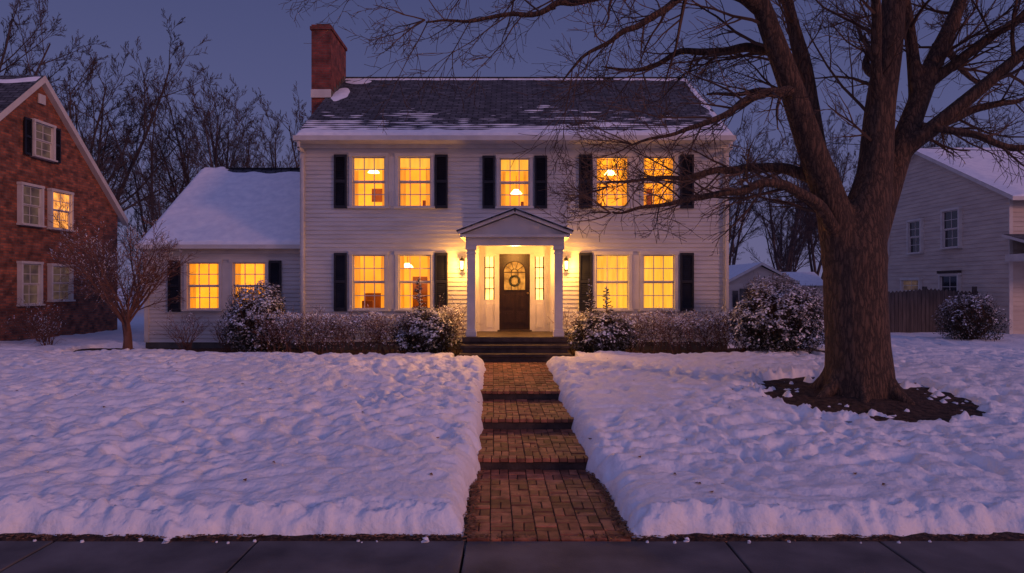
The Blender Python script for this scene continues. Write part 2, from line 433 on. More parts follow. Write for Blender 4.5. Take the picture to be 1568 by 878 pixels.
def room(mb, x0, x1, z0, z1, yf, yd, mat=M_ROOM):
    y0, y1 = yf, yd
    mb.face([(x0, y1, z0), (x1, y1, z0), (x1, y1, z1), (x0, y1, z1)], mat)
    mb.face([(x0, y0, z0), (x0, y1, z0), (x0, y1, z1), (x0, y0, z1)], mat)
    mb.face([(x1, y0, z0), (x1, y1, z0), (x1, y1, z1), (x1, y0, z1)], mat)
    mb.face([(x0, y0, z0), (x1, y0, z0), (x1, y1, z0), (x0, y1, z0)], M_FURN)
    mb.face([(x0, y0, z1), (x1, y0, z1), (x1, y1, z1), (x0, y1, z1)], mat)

def roof_snow(name, x0, x1, e0, e1, th, parent, step=.06, flat=M_SNOWR):
    L = math.hypot(e1[0] - e0[0], e1[1] - e0[1]); nyy = int(L / .04); nxx = int((x1 - x0) / step)
    ny_, nz_ = -(e1[1] - e0[1]) / L, (e1[0] - e0[0]) / L
    vs = []; fs = []; keep = []
    for j in range(nyy + 1):
        t = j / nyy
        for i in range(nxx + 1):
            x = x0 + (x1 - x0) * i / nxx; h = th(x, t * L, L)
            edge = min(1, min(i, nxx - i) / 2, j / 1.5)
            hh = max(-.03, h * edge)
            keep.append(hh)
            vs.append((x, e0[0] + (e1[0] - e0[0]) * t + ny_ * hh, e0[1] + (e1[1] - e0[1]) * t + nz_ * hh))
    for j in range(nyy):
        for i in range(nxx):
            a = j * (nxx + 1) + i; q = (a, a + 1, a + nxx + 2, a + nxx + 1)
            if max(keep[k] for k in q) > -.01: fs.append(q)
    me = bpy.data.meshes.new(name); me.from_pydata(vs, [], fs); me.materials.append(flat)
    me.polygons.foreach_set('use_smooth', [True] * len(fs))
    o = bpy.data.objects.new(name, me); sc.collection.objects.link(o); o.parent = parent

# ------------------------------------------------------------------ main house
H = empty('colonial_house')
WY = 18.3
XL, XR = -5.67, 5.80
UZ = (4.44, 5.78); LZ = (1.69, 3.15)
winX = [(-4.27, -3.40), (-3.04, -2.17), (2.25, 3.13), (3.51, 4.36)]
opens = []
for a, b_ in winX:
    opens.append((a, b_, UZ[0], UZ[1])); opens.append((a, b_, LZ[0], LZ[1]))
CW = (-.33, .47)
opens.append((CW[0], CW[1], UZ[0], UZ[1] - .04))
DO = (-.98, 1.10, 1.10, 3.40)
wall = MB(); wall.M = Matrix.Translation((0, WY, 0))
siding(wall, XL + .1, XR - .1, .82, 6.05, opens + [DO])
wall.build('clapboard_front_wall', H)
fr = MB(); gl = MB(); fr.M = gl.M = Matrix.Translation((0, WY, 0))
for o in opens: window(fr, gl, *o)
fr.box(-3.31, -3.13, -.03, .0, UZ[0], UZ[1], M_TRIM); fr.box(-3.31, -3.13, -.03, .0, LZ[0], LZ[1], M_TRIM)
fr.box(3.22, 3.42, -.03, 0, UZ[0], UZ[1], M_TRIM); fr.box(3.22, 3.42, -.03, 0, LZ[0], LZ[1], M_TRIM)
fr.box(XL, XL + .13, -.04, .02, .82, 6.04, M_TRIM); fr.box(XR - .13, XR, -.04, .02, .82, 6.04, M_TRIM)
fr.box(XL, XR, -.05, .02, 6.0, 6.14, M_TRIM)
fr.box(XL + .02, XR - .02, .0, .25, .3, .82, M_FOUND)
fr.build('windows_and_trim', H); gl.build('window_glass', H)
sh = MB(); sh.M = Matrix.Translation((0, WY, 0))
for z0, z1 in ((UZ[0] - .05, UZ[1] + .05), (LZ[0] - .04, LZ[1] + .05)):
    for a, b_ in ((-4.76, -4.42), (-2.06, -1.72), (1.79, 2.14), (4.50, 4.86)): shutter(sh, a, b_, z0, z1)
shutter(sh, -.79, -.46, UZ[0] - .05, UZ[1] + .02); shutter(sh, .60, .94, UZ[0] - .05, UZ[1] + .02)
sh.build('shutters', H)
BY = 27.7; RY = 22.9; RZ = 9.19; EZ = 6.12
sd = MB()
sd.M = Matrix.Translation((XR, 0, 0)) @ Matrix.Rotation(math.radians(90), 4, 'Z')
def gab(z):
    if z <= EZ: return (WY, BY)
    t = (z - EZ) / (RZ - .12 - EZ); return (WY + (RY - WY) * t, BY - (BY - RY) * t)
siding(sd, WY, BY, .82, RZ - .12, xr=gab)
sd.M = Matrix.Translation((XL, 0, 0)) @ Matrix.Rotation(math.radians(-90), 4, 'Z')
siding(sd, -BY, -WY, .82, RZ - .12, xr=lambda z: (-gab(z)[1], -gab(z)[0]))
sd.M = Matrix.Identity(4)
sd.face([(XL, BY, .3), (XR, BY, .3), (XR, BY, EZ), (XL, BY, EZ)], M_WHITE)
sd.build('side_and_back_walls', H)
rf = MB(); ex0, ex1 = XL - .04, XR + .04; ey = WY - .42; rz0 = EZ + .02
sl = (RZ - rz0) / (RY - ey)
def slab(y0, z0, y1, z1, x0, x1, th, m, mb):
    mb.face([(x0, y0, z0 + th), (x1, y0, z0 + th), (x1, y1, z1 + th), (x0, y1, z1 + th)], m)
    mb.face([(x0, y0, z0), (x0, y1, z1), (x1, y1, z1), (x1, y0, z0)], M_TRIM)
    mb.face([(x0, y0, z0), (x1, y0, z0), (x1, y0, z0 + th), (x0, y0, z0 + th)], M_TRIM)
    for x in (x0, x1): mb.face([(x, y0, z0), (x, y0, z0 + th), (x, y1, z1 + th), (x, y1, z1)], M_TRIM)
slab(ey, rz0, RY, RZ, ex0, ex1, .1, M_SHING, rf)
slab(2 * RY - ey, rz0, RY, RZ, ex0, ex1, .1, M_SHING, rf)
rf.box(ex0, ex1, RY - .07, RY + .07, RZ + .09, RZ + .125, M_SHING)
rf.box(ex0, ex1, ey + .01, WY, rz0 - .03, rz0 + .0, M_TRIM)
rf.build('shingle_roof', H)
gt = MB(); gt.box(ex0, ex1, ey - .11, ey - .003, rz0 - .03, rz0 + .10, M_TRIM)
for x in (XL + .09, XR - .07):
    gt.box(x - .035, x + .035, WY - .12, WY - .05, .8, 5.75, M_TRIM)
    gt.box(x - .034, x + .034, ey - .06, WY - .06, 5.88, 5.96, M_TRIM); gt.box(x - .034, x + .034, ey - .06, ey + .01, 5.9, 6.1, M_TRIM)
gt.build('gutters', H, bevel=.01)
def th_main(x, s, L):
    v = .085 * sstep((.52 + .16 * N(x * .9, 1.7) + .08 * N(x * 4, 1.7) - s) / .22) - .012
    st_ = N(x * .55, s * 3.0, 3) + .6 * N(x * 2.6, s * 7, 6)
    row = .5 + .5 * math.cos(s / .16 * 6.283)
    v = max(v, .022 * (row * 1.1 + st_ * 1.2 + .22 - s * .50) - .012 if s < 3.0 else -.03)
    v = max(v, .05 * (.62 - math.hypot((x + 5.32) / .42, (s - 3.9) / 1.1) + .15 * N(x * 2.5, s * 2.5, 2)))
    v = max(v, .05 * (.62 - math.hypot((x + 5.05) / .75, (s - 5.4) / .40) + .15 * N(x * 2.5, s * 2.5, 2)))
    v = max(v, .05 * (.7 - math.hypot((x - 5.3) / 1.2, (s - 5.65) / .20)))
    v = max(v, .020 * (sstep((s - 5.55) / .12) + .8 * N(x * 1.4, 9) + .3 * N(x * 6, 9) - .72))
    v = max(v, .04 * (1 - abs(x - XR + .06) / .12 + .9 * N(s * 2, 4)) - .018)
    return v
roof_snow('roof_snow', ex0 + .01, ex1 - .01, (ey, rz0 + .1), (RY, RZ + .1), th_main, H, step=.05)
cm = MB(); cm.box(-6.17, -5.57, 21.0, 22.9, .3, 10.2, M_CHIM); cm.box(-6.21, -5.53, 20.96, 22.94, 10.2, 10.3, M_CHIM); cm.box(-6.17, -5.57, 21, 22.9, 10.3, 10.36, M_CHIM)
cm.box(-6.07, -5.67, 21.2, 22.7, 10.36, 10.46, M_SLAB)
for i in range(6):
    y = 21.02 + i * .3; z = rz0 + sl * (y - ey) + .1; cm.box(-5.565, -5.550, y, y + .31, z - .1, z + .2, M_FOUND)
cm.box(-6.17, -5.56, 20.93, 20.99, 8.1, 8.35, M_TRIM)
cm.build('chimney', H)
rm = MB(); rm.M = Matrix.Translation((0, WY, 0)); LC = (1, .46, .08)
for (x0, x1, up) in ((-4.9, -1.4, 1), (-1.2, 1.5, 1), (1.7, 5.2, 1), (-4.9, -1.4, 0), (1.7, 5.2, 0)):
    z0, z1 = (3.7, 6.0) if up else (1.0, 3.45)
    room(rm, x0, x1, z0, z1, .15, 2.7)
fu = MB(); fu.M = Matrix.Translation((0, WY, 0))
for a, b_ in winX + [CW]:
    cz = (UZ,) if (a, b_) == CW else (UZ, LZ)
    for z0, z1 in cz:
        k = R.random()
        if (a > 2 and z0 == LZ[0]): curtain(rm, a - .03, b_ + .03, z0, z1, .22, M_SHEER)
        else:
            w = R.uniform(.08, .18)
            curtain(rm, a - .05, a + w, z0, z1, .2, M_CURT); curtain(rm, b_ - w, b_ + .05, z0, z1, .2, M_CURT)
            if k < .5: rm.box(a, b_, .17, .18, z1 - R.uniform(.2, .4), z1, M_SHEER)
for (x0, x1, y0, y1, z0, z1) in ((-4.4, -3.6, 2.0, 2.6, 1.0, 2.1), (-3.0, -2.3, 2.3, 2.65, 1.0, 2.6), (-2.6, -2.0, .8, 1.2, 1.0, 1.9), (-4.2, -3.9, .8, 1.1, 1.0, 1.9),
        (-4.3, -3.8, 2.62, 2.68, 4.9, 5.3), (-2.7, -2.3, 2.3, 2.65, 3.7, 4.9), (2.2, 2.7, 2.2, 2.65, 3.7, 4.8), (3.8, 4.3, 2.62, 2.68, 4.8, 5.3), (.25, .5, 1, 1.3, 3.7, 4.7)):
    fu.box(x0, x1, y0, y1, z0, z1, M_FURN)
fu.build('furniture', H)
rm.build('lit_rooms', H)
for i, (x, y, z, p) in enumerate(((-3.95, 1.2, 5.55, 34), (-3.0, 1.3, 2.85, 40), (.12, 1.2, 4.95, 22), (2.8, 1.2, 5.5, 34), (3.5, 1.3, 2.7, 34))):
    point('ceiling_lamp_light', (x, WY + y, z - .12), p, LC, .09, H)
    lm = MB(); lm.tube([Vector((x, WY + y, z + .0)), Vector((x, WY + y, z + .12))], [.17, .07], 14, M_LAMP); lm.tube([Vector((x, WY + y, z + .12)), Vector((x, WY + y, z + .5))], [.008, .008], 5, M_METAL)
    lm.build('ceiling_lamp', H)

# ------------------------------------------------------------------ entry
en = MB(); en.M = Matrix.Translation((0, WY, 0)); cx = .06
dz0 = 1.14
dx0, dx1 = -.34, .48; dtop = 3.17
sl0, sl1 = (-.74, -.47), (.61, .86)
T = M_TRIM
def board(x0, x1, z0, z1, y0=-.03, y1=.06): en.box(x0, x1, y0, y1, z0, z1, T)
board(-.98, -.74, 1.1, 3.17); board(.86, 1.10, 1.1, 3.17); board(-.98, 1.10, 3.17, 3.40)
board(-.47, dx0, 1.1, 3.17, -.05); board(dx1, .61, 1.1, 3.17, -.05)
for a, b_ in (sl0, sl1):
    board(a, b_, 1.1, 1.95); en.box(a + .05, b_ - .05, -.045, -.03, 1.2, 1.85, T)
    board(a, b_, 3.1, 3.17)
    en.face([(a, .04, 1.95), (b_, .04, 1.95), (b_, .04, 3.1), (a, .04, 3.1)], M_SIDEL)
    for z in (2.24, 2.53, 2.81): en.box(a, b_, .01, .03, z - .012, z + .012, M_DOOR)
    en.box((a + b_) / 2 - .008, (a + b_) / 2 + .008, .012, .028, 1.95, 3.1, M_DOOR)
    en.box(a - .01, a + .03, .0, .05, 1.95, 3.1, M_DOOR); en.box(b_ - .03, b_ + .01, .0, .05, 1.95, 3.1, M_DOOR)
en.box(-.92, -.80, -.05, -.03, 1.3, 3.0, T); en.box(.92, 1.04, -.05, -.03, 1.3, 3.0, T)
en.box(dx0 - .05, dx1 + .05, -.08, .05, 1.1, 1.14, M_SLAB)
en.build('entry_surround', H, bevel=.004)
dr = MB(); dr.M = Matrix.Translation((0, WY, 0))
dr.box(dx0, dx1, .02, .065, dz0, dtop, M_DOOR)
mc = (dx0 + dx1) / 2
for a, b_ in ((dx0 + .1, mc - .04), (mc + .04, dx1 - .1)):
    for z0, z1 in ((1.30, 1.62), (1.70, 2.08)):
        dr.box(a, b_, .006, .02, z0, z1, M_DOOR); dr.box(a + .04, b_ - .04, -.004, .006, z0 + .04, z1 - .04, M_DOOR)
hw = .29; zb = 2.20; zs = 2.68
pts = [(mc - hw, .012, zb), (mc + hw, .012, zb)] + [(mc + hw * math.cos(t * math.pi / 16), .012, zs + hw * math.sin(t * math.pi / 16)) for t in range(17)]
M_FAN = emit_mat('door_glass_glow', (1.0, .40, .06), .62, (.06, .03, .01), .6, 7)
dr.face(pts, M_FAN)
for t in range(0, 181, 36):
    c_, s_ = math.cos(math.radians(t)), math.sin(math.radians(t))
    dr.M = Matrix.Identity(4); dr.tube([Vector((mc + .09 * c_, WY + .005, zs + .09 * s_)), Vector((mc + hw * c_, WY + .005, zs + hw * s_))], [.008, .008], 5, M_DOOR)
for rr in (.09, .295):
    dr.tube([Vector((mc + rr * math.cos(math.radians(t)), WY + .003, zs + rr * math.sin(math.radians(t)))) for t in range(0, 181, 15)], [.012] * 13, 5, M_DOOR)
# small wreath on the door glass
dr.tube([Vector((mc + .13 * math.cos(math.radians(t)), WY - .01, 2.45 + .13 * math.sin(math.radians(t)))) for t in range(0, 361, 24)], [.03 + .008 * (i % 2) for i in range(16)], 6, M_LEAF)
dr.M = Matrix.Translation((0, WY, 0))
for z in (zb, zs): dr.box(mc - hw, mc + hw, -.004, .011, z - .012, z + .012, M_DOOR)
for x in (mc - hw, mc - .09, mc + .09, mc + hw): dr.box(x - .01, x + .01, -.003, .011, zb, zs, M_DOOR)
M_BRASS, nt, b, o_ = new_mat('brass'); b.inputs['Base Color'].default_value = (.6, .4, .15, 1); b.inputs['Metallic'].default_value = 1; b.inputs['Roughness'].default_value = .3
dr.tube([Vector((dx1 - .06, WY + .02, 2.12)), Vector((dx1 - .06, WY - .03, 2.12)), Vector((dx1 - .06, WY - .05, 2.12))], [.015, .03, .015], 10, M_BRASS)
dr.build('front_door', H)
PF = 16.35
po = MB()
def colm(x, y):
    po.box(x - .13, x + .13, y - .13, y + .13, 1.1, 1.22, T); po.box(x - .135, x + .135, y - .135, y + .135, 3.18, 3.28, T)
    po.box(x - .10, x + .10, y - .10, y + .10, 1.22, 3.18, T)
    po.box(x - .115, x + .115, y - .115, y + .115, 1.22, 1.27, T); po.box(x - .118, x + .118, y - .118, y + .118, 3.08, 3.12, T)
CL, CR = -.98, 1.12
colm(CL, PF + .12); colm(CR, PF + .12)
po.box(CL - .1, CL + .1, WY - .12, WY - .03, 1.1, 3.28, T); po.box(CR - .1, CR + .1, WY - .12, WY - .03, 1.1, 3.28, T)
po.box(CL - .13, CR + .13, PF, PF + .24, 3.28, 3.47, T)
po.box(CL - .13, CL + .11, PF + .24, WY - .03, 3.28, 3.47, T); po.box(CR - .11, CR + .13, PF + .24, WY - .03, 3.28, 3.47, T)
po.box(CL + .11, CR - .11, PF + .24, WY - .03, 3.44, 3.47, T)
po.box(CL - .26, CR + .26, PF - .13, WY - .03, 3.472, 3.54, T)
px0, px1, pz0, pzt = CL - .24, CR + .24, 3.54, 4.02; pc = (px0 + px1) / 2
po.face([(px0, PF - .02, pz0), (px1, PF - .02, pz0), (pc, PF - .02, pzt)], T)
for s in (-1, 1):
    e = pc + s * ((px1 - px0) / 2 + .05)
    a = Vector((e, 0, pz0 + .0)); t_ = Vector((pc, 0, pzt + .03)); dirn = (t_ - a).normalized(); nrm = Vector((-dirn.z, 0, dirn.x)) * (1 if dirn.x > 0 else -1)
    for (off, th_, y0, m_) in ((0, .07, PF - .15, T), (.072, .035, PF - .18, M_SHING), (.11, .012, PF - .17, M_SNOWR)):
        q = [a + nrm * off, t_ + nrm * off + Vector((0, 0, 0)), t_ + nrm * (off + th_), a + nrm * (off + th_)]
        if off: q = [q[0] - dirn * .02, q[1] + dirn * off * .45, q[2] + dirn * (off + th_) * .45, q[3] - dirn * .02]
        f0 = [(p.x, y0, p.z) for p in q]; f1 = [(p.x, WY - .03, p.z) for p in q]
        po.face(f0, m_); po.face(f1[::-1], m_)
        for i in range(4): po.face([f0[i], f0[(i + 1) % 4], f1[(i + 1) % 4], f1[i]], m_)
po.build('portico', H, bevel=.006)
ps = MB()
ps.box(-1.18, 1.32, 16.2, WY - .02, .98, 1.10, M_SLAB); ps.box(-1.14, 1.28, 16.25, WY - .05, .3, .98, M_SLAB)
ps.box(-1.2, 1.34, 15.9, 16.5, .85, .93, M_SLAB); ps.box(-1.16, 1.3, 15.94, 16.5, .3, .85, M_SLAB)
ps.box(-1.22, 1.36, 15.58, 16.1, .68, .755, M_SLAB); ps.box(-1.18, 1.32, 15.62, 16.1, .3, .68, M_SLAB)
ps.build('porch_steps', H, bevel=.012)
for x in (-1.33, 1.44):
    la = MB(); y = WY - .16; z = 2.86
    la.box(x - .04, x + .04, WY - .04, WY - .02, z - .12, z + .14, M_METAL)
    la.tube([Vector((x, WY - .04, z + .12)), Vector((x, y + .03, z + .24)), Vector((x, y, z + .2))], [.01] * 3, 6, M_METAL)
    la.tube([Vector((x, y, z + .13)), Vector((x, y, z + .21))], [.095, .02], 6, M_METAL); la.tube([Vector((x, y, z - .15)), Vector((x, y, z - .12))], [.04, .06], 6, M_METAL)
    la.tube([Vector((x, y, z - .10)), Vector((x, y, z + .11))], [.035, .045], 8, M_LAMP)
    for k in range(6):
        t = k * math.pi / 3; la.tube([Vector((x + .058 * math.cos(t), y + .058 * math.sin(t), z - .12)), Vector((x + .082 * math.cos(t), y + .082 * math.sin(t), z + .13))], [.005, .005], 4, M_METAL)
    la.build('wall_lantern', H)
    point('lantern_light', (x, y - .18, z), 95, (1, .42, .07), .05, H)
point('portico_light', (.07, 16.85, 3.15), 125, (1, .42, .085), .12, H)

# ------------------------------------------------------------------ left wing
wy = 19.1; wl, wr = -10.27, XL
w_ = MB(); w_.M = Matrix.Translation((0, wy, 0))
wo = [(-9.08, -8.19, 1.66, 2.97), (-7.80, -6.89, 1.66, 2.97)]
siding(w_, wl + .1, wr, .74, 3.32, wo)
w_.M = Matrix.Translation((wl, 0, 0)) @ Matrix.Rotation(math.radians(-90), 4, 'Z')
wey, wez, wry, wrz = wy - .25, 3.36, 22.8, 6.13
def gab2(z):
    a, b_ = wy, 2 * wry - wy
    if z <= wez: return (-b_, -a)
    t = (z - wez) / (wrz - wez); return (-(b_ + (wry - b_) * t), -(a + (wry - a) * t))
siding(w_, -30, -wy, .74, wrz - .1, xr=gab2)
w_.build('wing_walls', H)
wf = MB(); wg = MB(); wf.M = wg.M = Matrix.Translation((0, wy, 0))
for o in wo: window(wf, wg, *o)
wf.box(wl, wl + .12, -.04, .02, .74, 3.3, T); wf.box(wl, wr, -.045, .02, 3.22, 3.36, T); wf.box(wl + .02, wr, 0, .2, .3, .74, M_FOUND)
wf.box(-8.1, -7.89, -.03, 0, 1.66, 2.97, T)
wf.build('wing_windows', H); wg.build('wing_glass', H)
ws = MB(); ws.M = Matrix.Translation((0, wy, 0)); shutter(ws, -9.60, -9.26, 1.6, 3.02); shutter(ws, -6.78, -6.44, 1.6, 3.02); ws.build('wing_shutters', H)
wr_ = MB(); slab(wey, wez, wry, wrz, wl - .1, wr, .1, M_SHING, wr_); slab(2 * wry - wey, wez, wry, wrz, wl - .1, wr, .1, M_SHING, wr_)
wr_.box(wl - .1, wr, wey - .1, wey - .003, wez - .02, wez + .09, T); wr_.box(wl - .1, wr - .02, wry - .07, wry + .07, wrz + .09, wrz + .13, M_SHING)
wr_.build('wing_roof', H)
roof_snow('wing_roof_snow', wl - .09, wr - .02, (wey, wez + .1), (wry, wrz + .1), lambda x, s, L: .07 + .04 * N(x, s) + .025 * N(x * 3, s * 3) - .12 * sstep((s - (L - .36 - .25 * N(x * 1.2, 3)) + .0) / .1) * sstep((x + 9.7) / .4), H)
wi = MB(); wi.M = Matrix.Translation((0, wy, 0)); room(wi, -9.8, -6.3, 1.0, 3.25, .15, 2.4)
for o in wo:
    curtain(wi, o[0] - .03, o[0] + .14, o[2], o[3], .2, M_CURT); curtain(wi, o[1] - .14, o[1] + .03, o[2], o[3], .2, M_CURT)
wi.box(-9.0, -8.5, 2.0, 2.3, 1.0, 2.0, M_FURN); wi.box(-7.7, -7.1, 1.6, 2.2, 1.0, 1.9, M_FURN)
wi.M = Matrix.Identity(4); wi.tube([Vector((-8.5, wy + 1.2, 2.62)), Vector((-8.5, wy + 1.2, 2.78))], [.2, .09], 12, M_LAMP)
wi.build('wing_room', H)
point('wing_lamp_light', (-8.5, wy + 1.2, 2.5), 30, LC, .09, H)

# ------------------------------------------------------------------ left brick house
B = empty('brick_house'); bx = -15.0; b0, b1, brd = 17.4, 25.95, 21.67; bez, brz = 5.13, 8.9
bw = MB(); bw.face([(bx, b0, .2), (bx, b1, .2), (bx, b1, bez), (bx, brd, brz), (bx, b0, bez)], M_BRICK)
bw.face([(bx, b0, .2), (bx, b0, bez), (-27, b0, bez), (-27, b0, .2)], M_BRICK); bw.face([(bx, b1, .2), (bx, b1, bez), (-27, b1, bez), (-27, b1, .2)], M_BRICK)
bw.face([(-27, b0, .2), (-27, b1, .2), (-27, b1, bez), (-27, brd, brz), (-27, b0, bez)], M_BRICK)
bw.build('brick_walls', B)
br = MB()
s1 = (brz - bez) / (brd - b0)
slab(b0 - .4, bez - .4 * s1, brd, brz, -27.3, bx + .18, .1, M_SHING, br); slab(b1 + .4, bez - .4 * s1, brd, brz, -27.3, bx + .18, .1, M_SHING, br)
for (ya, yb) in ((b0 - .4, brd), (b1 + .4, brd)):
    za = bez - .4 * s1
    br.face([(bx + .185, ya, za - .13), (bx + .185, yb, brz - .13), (bx + .185, yb, brz + .1), (bx + .185, ya, za + .1)], T)
    br.face([(bx + .0, ya, za - .13), (bx + .0, yb, brz - .13), (bx + .185, yb, brz - .13), (bx + .185, ya, za - .13)], T)
br.build('brick_house_roof', B)
roof_snow('brick_house_roof_snow', -27.2, bx + .1, (b0 - .4, bez - .4 * s1 + .1), (brd, brz + .1), lambda x, s, L: .05 * N(x * .8, s * 1.6, 4) - .012 + .06 * sstep((1.2 - s)), B, step=.12)
bf = MB(); bg = MB(); bs = MB()
for q in (bf, bg): q.M = Matrix.Translation((bx + .11, 0, 0)) @ Matrix.Rotation(math.radians(90), 4, 'Z')
bs.M = Matrix.Translation((bx + .03, 0, 0)) @ Matrix.Rotation(math.radians(90), 4, 'Z')
M_LITW = emit_mat('neighbour_window_glow', (1, .36, .06), .9, var=.85, scale=3)
M_DIMW = emit_mat('neighbour_window_dim', (.8, .45, .25), .06, (.07, .07, .09), .8, 3)
for (a, b_, z0, z1, lit) in ((21.3, 22.15, 6.40, 7.45, 2), (20.75, 21.6, 4.22, 5.40, 2), (22.1, 23.05, 4.20, 5.40, 1), (20.75, 21.55, 1.75, 3.0, 2), (22.1, 23.05, 1.85, 2.97, 2), (18.3, 19.2, 4.2, 5.4, 0), (18.3, 19.2, 1.8, 3.0, 0)):
    window(bf, bg, a, b_, z0, z1, 2, 4, (M_GLASSD, M_LITW, M_DIMW)[lit], cas=.07, depth=.105)
for a, b_ in ((20.90, 21.2), (22.25, 22.55)): shutter(bs, a, b_, 6.36, 7.5)
bs.box(21.55, 21.85, -.05, 0, 8.1, 8.4, T)
bf.build('brick_house_windows', B); bg.build('brick_house_glass', B); bs.build('brick_house_shutters', B)

# ------------------------------------------------------------------ right house
W = empty('white_clapboard_house'); rx = 18.0; r0, r1, rrd = 24.7, 36.0, 30.3; rez, rrz = 5.6, 8.25
rw = MB(); rw.M = Matrix.Translation((rx, 0, 0)) @ Matrix.Rotation(math.radians(-90), 4, 'Z')
def gab3(z):
    if z <= rez: return (-r1, -r0)
    t = (z - rez) / (rrz - rez); return (-(r1 + (rrd - r1) * t), -(r0 + (rrd - r0) * t))
siding(rw, -r1, -r0, .4, rrz - .05, ex=.17, xr=gab3, mat=M_CREAM)
rw.M = Matrix.Translation((0, r0, 0)); siding(rw, rx, 30, .4, rez, ex=.17, mat=M_CREAM)
rw.box(rx - .03, rx + .1, -.04, .0, .4, rez, T)
rw.build('clapboard_walls', W)
rr_ = MB(); s3 = (rrz - rez) / (rrd - r0)
slab(r0 - .5, rez - .5 * s3, rrd, rrz, rx - .25, 30, .14, M_SHING, rr_); slab(r1 + .5, rez - .5 * s3, rrd, rrz, rx - .25, 30, .14, M_SHING, rr_)
rr_.box(18.0, 18.2, 22.6, 22.8, .5, 3.2, T); rr_.box(22.8, 23.0, 22.6, 22.8, .5, 3.2, T); rr_.box(17.8, 23.2, 22.4, 24.65, 3.2, 3.45, T)
slab(22.3, 3.45, 24.68, 4.1, 17.7, 23.3, .1, M_SHING, rr_)
rr_.build('roof_and_porch', W)
roof_snow('white_house_roof_snow', rx - .22, 29.9, (r0 - .5, rez - .5 * s3 + .14), (rrd, rrz + .14), lambda x, s, L: .08 + .03 * N(x, s), W, step=.2)
rwf = MB(); rwg = MB()
for q in (rwf, rwg): q.M = Matrix.Translation((rx - .11, 0, 0)) @ Matrix.Rotation(math.radians(-90), 4, 'Z')
for (a, b_, z0, z1, lt) in ((27.35, 28.35, 3.9, 5.4, 0), (29.9, 30.8, 3.8, 5.2, 0), (30.0, 31.3, 1.6, 2.6, 2), (27.4, 28.5, .9, 2.75, 0), (32.6, 33.4, 3.8, 5.1, 0)):
    window(rwf, rwg, -b_, -a, z0, z1, 2, 4, M_DIMW if lt else M_GLASSD, depth=.105)
rwf.box(-28.6, -27.3, -.1, .08, 2.84, 2.95, M_SLAB)
rwf.build('white_house_windows', W); rwg.build('white_house_glass', W)

G = empty('garage'); ga = MB(); ga.M = Matrix.Translation((0, 33, 0)); siding(ga, 10.4, 13.6, .4, 2.5, ex=.17, mat=M_CREAM); ga.M = Matrix.Identity(4)
ga.box(10.42, 13.58, 33.02, 38, .4, 2.45, M_CREAM)
ga.face([(10.4, 33, 2.5), (13.6, 33, 2.5), (12, 33, 3.3)], M_CREAM)
for x in ((10.2, 12), (13.8, 12)):
    ga.face([(x[0], 32.8, 2.45), (12, 32.8, 3.4), (12, 38.2, 3.4), (x[0], 38.2, 2.45)], M_SHING)
    ga.face([(x[0], 32.75, 2.52), (12, 32.75, 3.47), (12, 38.2, 3.47), (x[0], 38.2, 2.52)], M_SNOWR)
    ga.face([(x[0], 32.76, 2.38), (12, 32.76, 3.33), (12, 32.76, 3.47), (x[0], 32.76, 2.52)], T)
ga.box(11.0, 13.0, 32.9, 32.97, .4, 2.2, M_FOUND)
ga.box(10.65, 10.9, 32.9, 32.97, 1.3, 2.1, M_GLASSD)
ga.build('garage_body', G)
G2 = empty('shed'); g2 = MB(); g2.box(14.0, 16.4, 36, 39, .4, 2.4, M_CREAM)
g2.face([(13.8, 35.8, 2.35), (16.6, 35.8, 2.35), (16.6, 37.5, 3.1), (13.8, 37.5, 3.1)], M_SNOWR); g2.face([(13.8, 39.2, 2.35), (16.6, 39.2, 2.35), (16.6, 37.5, 3.1), (13.8, 37.5, 3.1)], M_SNOWR)
g2.build('shed_body', G2)
fc = MB()
x = 13.6
while x < 17.6:
    h = 2.12 + .05 * math.sin(x * 2.1) + R.uniform(-.01, .01); fc.box(x, x + .13, 25.8, 25.83, .5, h, M_FENCE)
    fc.face([(x, 25.8, h), (x + .13, 25.8, h), (x + .065, 25.8, h + .07)], M_FENCE); x += .145
for z in (.9, 1.8): fc.box(13.6, 17.6, 25.83, 25.88, z, z + .09, M_FENCE)
for x in (13.6, 15.6, 17.5): fc.box(x, x + .12, 25.86, 25.98, .5, 2.3, M_FENCE)
fc.build('wooden_fence')

# ------------------------------------------------------------------ trees
def rvec(): return Vector((R.gauss(0, 1), R.gauss(0, 1), R.gauss(0, 1))).normalized()
def grow(mb, p, d, L, r, lvl, mat, wig=.25, up=.03, kids=(6, 5, 4), spread=(.5, 1.0), rmin=.005, ratio=(.4, .65), start=.2, tips=None):
    n = 5 if lvl > 0 else 3
    if L > 3: n = 8
    pts = [p.copy()]; rad = [r]; d = d.normalized(); dirs = [d.copy()]
    for i in range(n):
        d = (d + rvec() * wig * .55 + Vector((0, 0, up))).normalized()
        p = p + d * (L / n); pts.append(p.copy()); rad.append(max(rmin * .7, r * (1 - .75 * (i + 1) / n))); dirs.append(d.copy())
    mb.tube(pts, rad, 10 if r > .12 else (6 if r > .04 else (4 if r > .014 else 3)), mat)
    if tips is not None and lvl <= 1: tips.append((pts[-1], dirs[-1])); tips.append((pts[n // 2], dirs[n // 2]))
    if lvl > 0:
        k = kids[min(len(kids) - 1, lvl - 1)]
        for j in range(k):
            t = start + (1 - start) * (j + R.random()) / k; f = t * n; i = min(n - 1, int(f)); q = pts[i].lerp(pts[i + 1], f - i)
            dd = dirs[i + 1]; ax = dd.cross(rvec())
            if ax.length < .01: continue
            nd = Matrix.Rotation(R.uniform(*spread), 3, ax.normalized()) @ dd
            grow(mb, q, nd, L * R.uniform(*ratio) * (1.15 - .5 * t), max(rmin, rad[i] * .55), lvl - 1, mat, wig, up, kids, spread, rmin, ratio, .15, tips)

